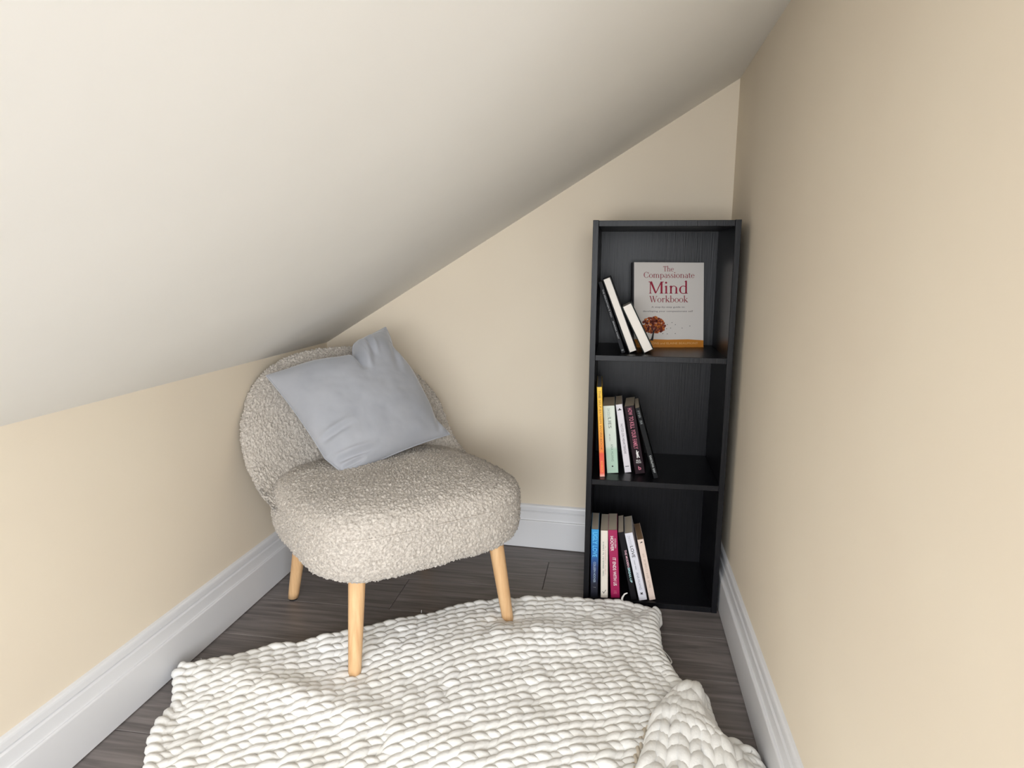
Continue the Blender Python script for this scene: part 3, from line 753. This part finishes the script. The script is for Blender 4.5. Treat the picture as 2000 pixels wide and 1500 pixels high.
# ================================================================== CUSHION
def chr_local(a, bb, z): return np.array([a, -bb, z])
Lc, Tc, Rc, Bc = (chr_local(-.243, -.262, .647), chr_local(.123, -.300, .757), chr_local(.217, -.080, .459), chr_local(-.146, -.010, .402))
NP = 190
g1 = np.linspace(-1, 1, NP); g1 = np.sin(g1 * math.pi / 2) * .35 + g1 * .65
Pp, Qp = np.meshgrid(g1, g1, indexing='ij')
def cushion_surface(p, q, side):
    p0, q0 = p.copy(), q.copy()
    # edges draw in between the corners, corners stay as ears
    pin = .055
    p2 = p0 * (1 - pin * (1 - q0 ** 2) * np.abs(p0) ** 3); q2 = q0 * (1 - pin * (1 - p0 ** 2) * np.abs(q0) ** 3)
    # chopped notch in the top edge
    e = np.clip((q0 - .2) / .8, 0, 1) ** 2
    x = p0 - .24
    notch = np.where(x < 0, np.exp(-(x / .42) ** 2), np.exp(-(x / .10) ** 2))
    q2 = q2 - .20 * e * notch
    e2 = np.clip((p0 - .3) / .7, 0, 1) ** 2
    p2 = p2 - .07 * e2 * np.exp(-((q0 - .55) / .18) ** 2) + .05 * e2 * np.exp(-((q0 - .1) / .4) ** 2) - .055 * e2 * np.exp(-((q0 + .70) / .16) ** 2)
    # tucked bottom corner
    eb = np.clip((-q0 - .6) / .4, 0, 1) * np.clip((-p0 - .35) / .65, 0, 1)
    p2 = p2 + .16 * eb * np.clip((-p0 - .35) / .65, 0, 1); q2 = q2 - .03 * eb
    u, w = (p2 + 1) / 2, (q2 + 1) / 2
    base = (Bc[None, None] * ((1 - u) * (1 - w))[..., None] + Rc * (u * (1 - w))[..., None] + Lc * ((1 - u) * w)[..., None] + Tc * (u * w)[..., None])
    nrm = np.cross(Rc - Bc, Lc - Bc); nrm /= np.linalg.norm(nrm)
    prof = np.clip((1 - np.abs(p0) ** 2.3) * (1 - np.abs(q0) ** 2.3), 0, 1) ** .55
    h = (.068 if side > 0 else .048) * prof
    if side > 0:
        def crease(pa, qa, pb, qb, wd, dp):
            d = np.array([pb - pa, qb - qa]); Ln = np.hypot(*d); d /= Ln
            al = (p0 - pa) * d[0] + (q0 - qa) * d[1]; ac = -(p0 - pa) * d[1] + (q0 - qa) * d[0]
            fall = np.clip(al / Ln, 0, 1); fade = np.sin(np.pi * np.clip(.12 + .88 * fall, 0, 1)) * ((al > -.08 * Ln) & (al < 1.0 * Ln))
            return -dp * np.exp(-(ac / wd) ** 2) * fade + dp * .7 * np.exp(-((ac - wd * 1.8) / wd) ** 2) * fade
        edge_m = np.clip((1 - np.abs(p0)) * 12, 0, 1) * np.clip((1 - np.abs(q0)) * 12, 0, 1)
        c = crease(.24, 1.0, .14, .30, .055, .020) + crease(.36, .98, .26, .42, .035, .006) + crease(.52, .98, .38, .45, .04, .007) + crease(.86, .60, .60, .10, .06, .006)
        c += crease(-1.0, -.40, -.40, -.38, .045, .007) + crease(-1.0, -.74, -.25, -.86, .040, .008) + crease(-.98, -.86, -.50, -.90, .028, .006)
        c += crease(.98, -.70, .78, -.95, .05, .005)
        h = h + c * edge_m
        # soft flap towards the top corner
        h = h + .016 * np.exp(-(((p0 - .62) / .3) ** 2 + ((q0 - .72) / .3) ** 2)) * edge_m
    return base + side * nrm * h[..., None]
FS = cushion_surface(Pp, Qp, 1); BS = cushion_surface(Pp, Qp, -1)
flat = FS.reshape(-1, 3)
nf = vnoise(flat, .055, 3) * .0028 + vnoise(flat, .02, 4) * .0009
em = (np.clip((1 - np.abs(Pp)) * 8, 0, 1) * np.clip((1 - np.abs(Qp)) * 8, 0, 1)).ravel()
nv = np.cross(Rc - Bc, Lc - Bc); nv /= np.linalg.norm(nv)
flat = flat + nv * (nf * em)[:, None]
idx = np.arange(NP * NP).reshape(NP, NP)
qf = np.stack([idx[:-1, :-1], idx[1:, :-1], idx[1:, 1:], idx[:-1, 1:]], -1).reshape(-1, 4)
edge = np.zeros((NP, NP), bool); edge[0] = edge[-1] = True; edge[:, 0] = edge[:, -1] = True
bi = np.full(NP * NP, -1); ii = np.where(~edge.ravel())[0]; bi[ii] = NP * NP + np.arange(len(ii)); ei = np.where(edge.ravel())[0]; bi[ei] = ei
M3 = Matrix.Translation(CC) @ Matrix.Rotation(CA_, 4, 'Z')
def to_world(X): return (np.array(M3.to_3x3()) @ X.T).T + np.array(CC)
allv = to_world(np.vstack([flat, BS.reshape(-1, 3)[ii]]))
org = allv.mean(0).copy(); org[2] = allv[:, 2].min()
CUS = empty('throw_cushion', org)
tag(CUS, 'square blue grey velvet cushion propped diagonally on the boucle chair', 'cushion')
mesh_obj('cushion_cover', allv - org, np.vstack([qf, bi[qf][:, ::-1]]), M_VELVET, CUS, True)
ring = np.concatenate([idx[:, 0], idx[-1, 1:], idx[-2::-1, -1], idx[0, -2:0:-1]])
rp = to_world(flat)[ring] - org
rp = np.vstack([rp, rp[:1]])
tv, tf = tube(rp, .0022, 6, up=(.3, -.6, .7))
mesh_obj('edge_seam', tv, tf, M_VELVET, CUS, True)

# ================================================================== KNITTED THROW
def polycurve(pts):
    P = np.array(pts, float); s = np.r_[0, np.cumsum(np.linalg.norm(np.diff(P, axis=0), axis=1))]; s /= s[-1]
    t = np.linspace(0, 1, 400); Q = np.stack([np.interp(t, s, P[:, k]) for k in range(2)], 1)
    for _ in range(60): Q[1:-1] = (Q[:-2] + 2 * Q[1:-1] + Q[2:]) / 4
    return lambda u: np.stack([np.interp(np.clip(u, 0, 1), t, Q[:, k]) for k in range(2)], -1)
cB = polycurve([(-1.285, -.850), (-1.136, -.735), (-.952, -.633), (-.725, -.460), (-.591, -.398), (-.384, -.368), (-.284, -.358), (-.200, -.395)])
cF = polycurve([(-.98, -2.05), (-.60, -1.75), (-.30, -1.50), (-.05, -1.36)])
cL = polycurve([(-1.285, -.850), (-1.235, -.915), (-1.205, -.965), (-1.215, -1.0), (-1.185, -1.065), (-1.135, -1.14), (-1.07, -1.40), (-.98, -2.05)])
cR = polycurve([(-.200, -.395), (-.210, -.48), (-.208, -.574), (-.180, -.693), (-.150, -.742), (-.125, -.87), (-.110, -1.0), (-.07, -1.2), (-.05, -1.36)])
def coons(s, t):
    s_, t_ = s[..., None], t[..., None]
    c00, c10, c01, c11 = cB(np.array(0.)), cB(np.array(1.)), cF(np.array(0.)), cF(np.array(1.))
    return (1 - t_) * cB(s) + t_ * cF(s) + (1 - s_) * cL(t) + s_ * cR(t) - ((1 - s_) * (1 - t_) * c00 + s_ * (1 - t_) * c10 + (1 - s_) * t_ * c01 + s_ * t_ * c11)
feet = [M3 @ Vector((sx * .212, -.236, 0)) for sx in (-1, 1)]
def height(X, Y):
    P = np.stack([X.ravel(), Y.ravel(), np.zeros(X.size)], 1)
    h = .0055 * vnoise(P, .16, 21) + .003 * vnoise(P, .07, 22) + .004
    # soft folds running from the chair leg towards the lower right
    d = (X + .78) * .62 + (Y + .86) * .78
    h = h + .012 * np.exp(-((Y.ravel() + .93 + .25 * (X.ravel() + .9)) / .05) ** 2) * np.clip((-.45 - X.ravel()) * 3, 0, 1)
    h = h + .010 * np.exp(-((Y.ravel() + .66 - .35 * (X.ravel() + .7)) / .06) ** 2) * np.clip((X.ravel() + .8) * 3, 0, 1)
    for ft in feet: h = h - .012 * np.exp(-((X.ravel() - ft.x) ** 2 + (Y.ravel() - ft.y) ** 2) / .035 ** 2)
    return np.maximum(h, -.003).reshape(X.shape)
def knit(fmap, hmap, n_course, n_wale, r0, dz, zbase, seed, hfac=1.0, afac=-.012, sides=9, spw=22, jit=1.0):
    """stockinette: every course is one yarn looping across all wales"""
    rr = np.random.default_rng(seed)
    VV = []; FF = []; k = 0
    th = np.linspace(0, 2 * np.pi * n_wale, n_wale * spw + 1)
    jit_r = jit * rr.normal(0, 1, (n_course, n_wale + 1)); jit_z = jit * rr.normal(0, 1, (n_course, n_wale + 1)); jit_s = jit * rr.normal(0, 1, (n_course, n_wale + 1))
    wi = np.arange(n_wale + 1) * 2 * np.pi
    for c in range(n_course):
        jr = np.interp(th, wi, jit_r[c]); jz = np.interp(th, wi, jit_z[c]); js = np.interp(th, wi, jit_s[c])
        t = (th / (2 * np.pi) + afac * np.sin(2 * th) + .035 * js) / n_wale
        s = (c + .5 - hfac * np.cos(th) + .09 * js) / n_course
        z = -dz * np.cos(2 * th) + .0022 * jz
        tt = np.clip(t, 0, 1); ss = np.clip(s, 0, 1)
        XY = fmap(ss, tt)
        Z = zbase + z + hmap(XY[:, 0], XY[:, 1], ss, tt)
        rad = r0 * (1 + .10 * (-np.cos(2 * th)) + .08 * jr)
        tv, tf = tube(np.column_stack([XY, Z]), rad, sides)
        VV.append(tv); FF += [[i + k for i in q] for q in tf]; k += len(tv)
    return np.vstack(VV), FF
THR = empty('knitted_throw', (-.65, -1.0, 0))
tag(THR, 'chunky hand knitted white wool throw spread over the floor under the chair', 'throw')
off = np.array([-.65, -1.0, 0])
kv, kf = knit(coons, lambda x, y, s, t: height(x, y), 44, 25, .0116, .0062, .0160, 5)
kv[:, 2] = np.maximum(kv[:, 2], .0006)
mesh_obj('knit_body', kv - off, kf, M_YARN, THR, True)
def braid(name, curve, u0, u1, n_tw, r, amp, zf, m=M_YARN, n=420, side=0.0, parent=THR):
    u = np.linspace(u0, u1, n); XY = curve(u)
    T = np.gradient(XY, axis=0); T /= np.linalg.norm(T, axis=1)[:, None]; Nn = np.stack([-T[:, 1], T[:, 0]], 1)
    VV = []; FF = []; k = 0
    for ph in (0, math.pi):
        a = np.linspace(0, 2 * np.pi * n_tw, n) + ph
        C3 = np.column_stack([XY + Nn * (side + amp * np.sin(a))[:, None], zf(XY[:, 0], XY[:, 1]) + amp * .7 * np.cos(a)])
        tv, tf = tube(C3, r * (1 + .08 * np.sin(a * 1.3)), 9); VV.append(tv); FF += [[i + k for i in q] for q in tf]; k += len(tv)
    V = np.vstack(VV); V[:, 2] = np.maximum(V[:, 2], .0006)
    return mesh_obj(name, V - off, FF, m, parent, True)
hz = lambda x, y: .019 + height(x, y)
braid('edge_braid', cR, 0, .52, 12, .0118, .0095, hz, side=.0)
braid('edge_braid', cL, 0, 1, 22, .0118, .0095, hz)
# folded-over corner
fA = polycurve([(-.290, -1.22), (-.262, -1.06), (-.238, -.93), (-.205, -.83), (-.155, -.765)])
fB = polycurve([(-.045, -1.25), (-.040, -1.05), (-.050, -.955), (-.105, -.905), (-.118, -.84), (-.120, -.765)])
def flap(s, t): return (1 - t[..., None]) * fA(.12 + .88 * s) + t[..., None] * fB(.88 * s + .12 * s ** 3)
def flap_h(x, y, s, t):
    return .024 + .020 * np.sin(np.pi * np.clip(t * .8 + .1, 0, 1)) * (.5 + .5 * np.sin(np.pi * np.clip(s, 0, 1))) - .018 * np.clip((t - .75) / .25, 0, 1) + height(x, y) * .5
fv, ff = knit(flap, flap_h, 14, 5, .0118, .0066, .0165, 9, hfac=1.15, sides=9, jit=1.9)
mesh_obj('folded_corner', fv - off, ff, M_YARN, THR, True)
braid('edge_braid', fB, 0, 1, 10, .0120, .0095, lambda x, y: .030 + 0 * x)
braid('fold_strand', fA, .05, .98, 9, .0052, .0030, lambda x, y: .030 + 0 * x, M_TAN, side=.014)
# corner tail running to the right baseboard
cT = polycurve([(-.105, -.895), (-.075, -.905), (-.048, -.925), (-.038, -.98), (-.036, -1.05)])
braid('edge_braid', cT, 0, 1, 3.4, .0128, .0100, lambda x, y: .026 + 0 * x)
def strand(name, pts, r):
    P = np.array(pts); s = np.linspace(0, 1, len(P)); t = np.linspace(0, 1, 40); Q = np.stack([np.interp(t, s, P[:, k]) for k in range(3)], 1)
    for _ in range(8): Q[1:-1] = (Q[:-2] + 2 * Q[1:-1] + Q[2:]) / 4
    tv, tf = tube(Q, np.linspace(r, r * .5, 40), 6, up=(.3, .2, .9)); return mesh_obj(name, tv - off, tf, M_YARN, THR, True)
strand('loose_strand', [(-.205, -.640, .022), (-.180, -.625, .012), (-.165, -.600, .006), (-.170, -.575, .004), (-.182, -.560, .010)], .0028)
strand('loose_strand', [(-.285, -.372, .030), (-.284, -.358, .038), (-.278, -.352, .046), (-.270, -.352, .050)], .0034)
strand('loose_strand', [(-.212, -.402, .022), (-.197, -.403, .026), (-.186, -.416, .022), (-.184, -.440, .016), (-.194, -.462, .013)], .0105)
for i in range(24):
    u = rng.random(); e = cR if i % 3 else cB
    p = e(np.array(u if i % 3 == 0 else u * .45)); a = rng.random() * 6.28; L = .008 + rng.random() * .014
    z0 = .024 + rng.random() * .012
    strand('stray_fibre', [(p[0], p[1], z0), (p[0] + L * .5 * math.cos(a), p[1] + L * .5 * math.sin(a), z0 + .006), (p[0] + L * math.cos(a), p[1] + L * math.sin(a), z0 + .004 * rng.random())], .0004)
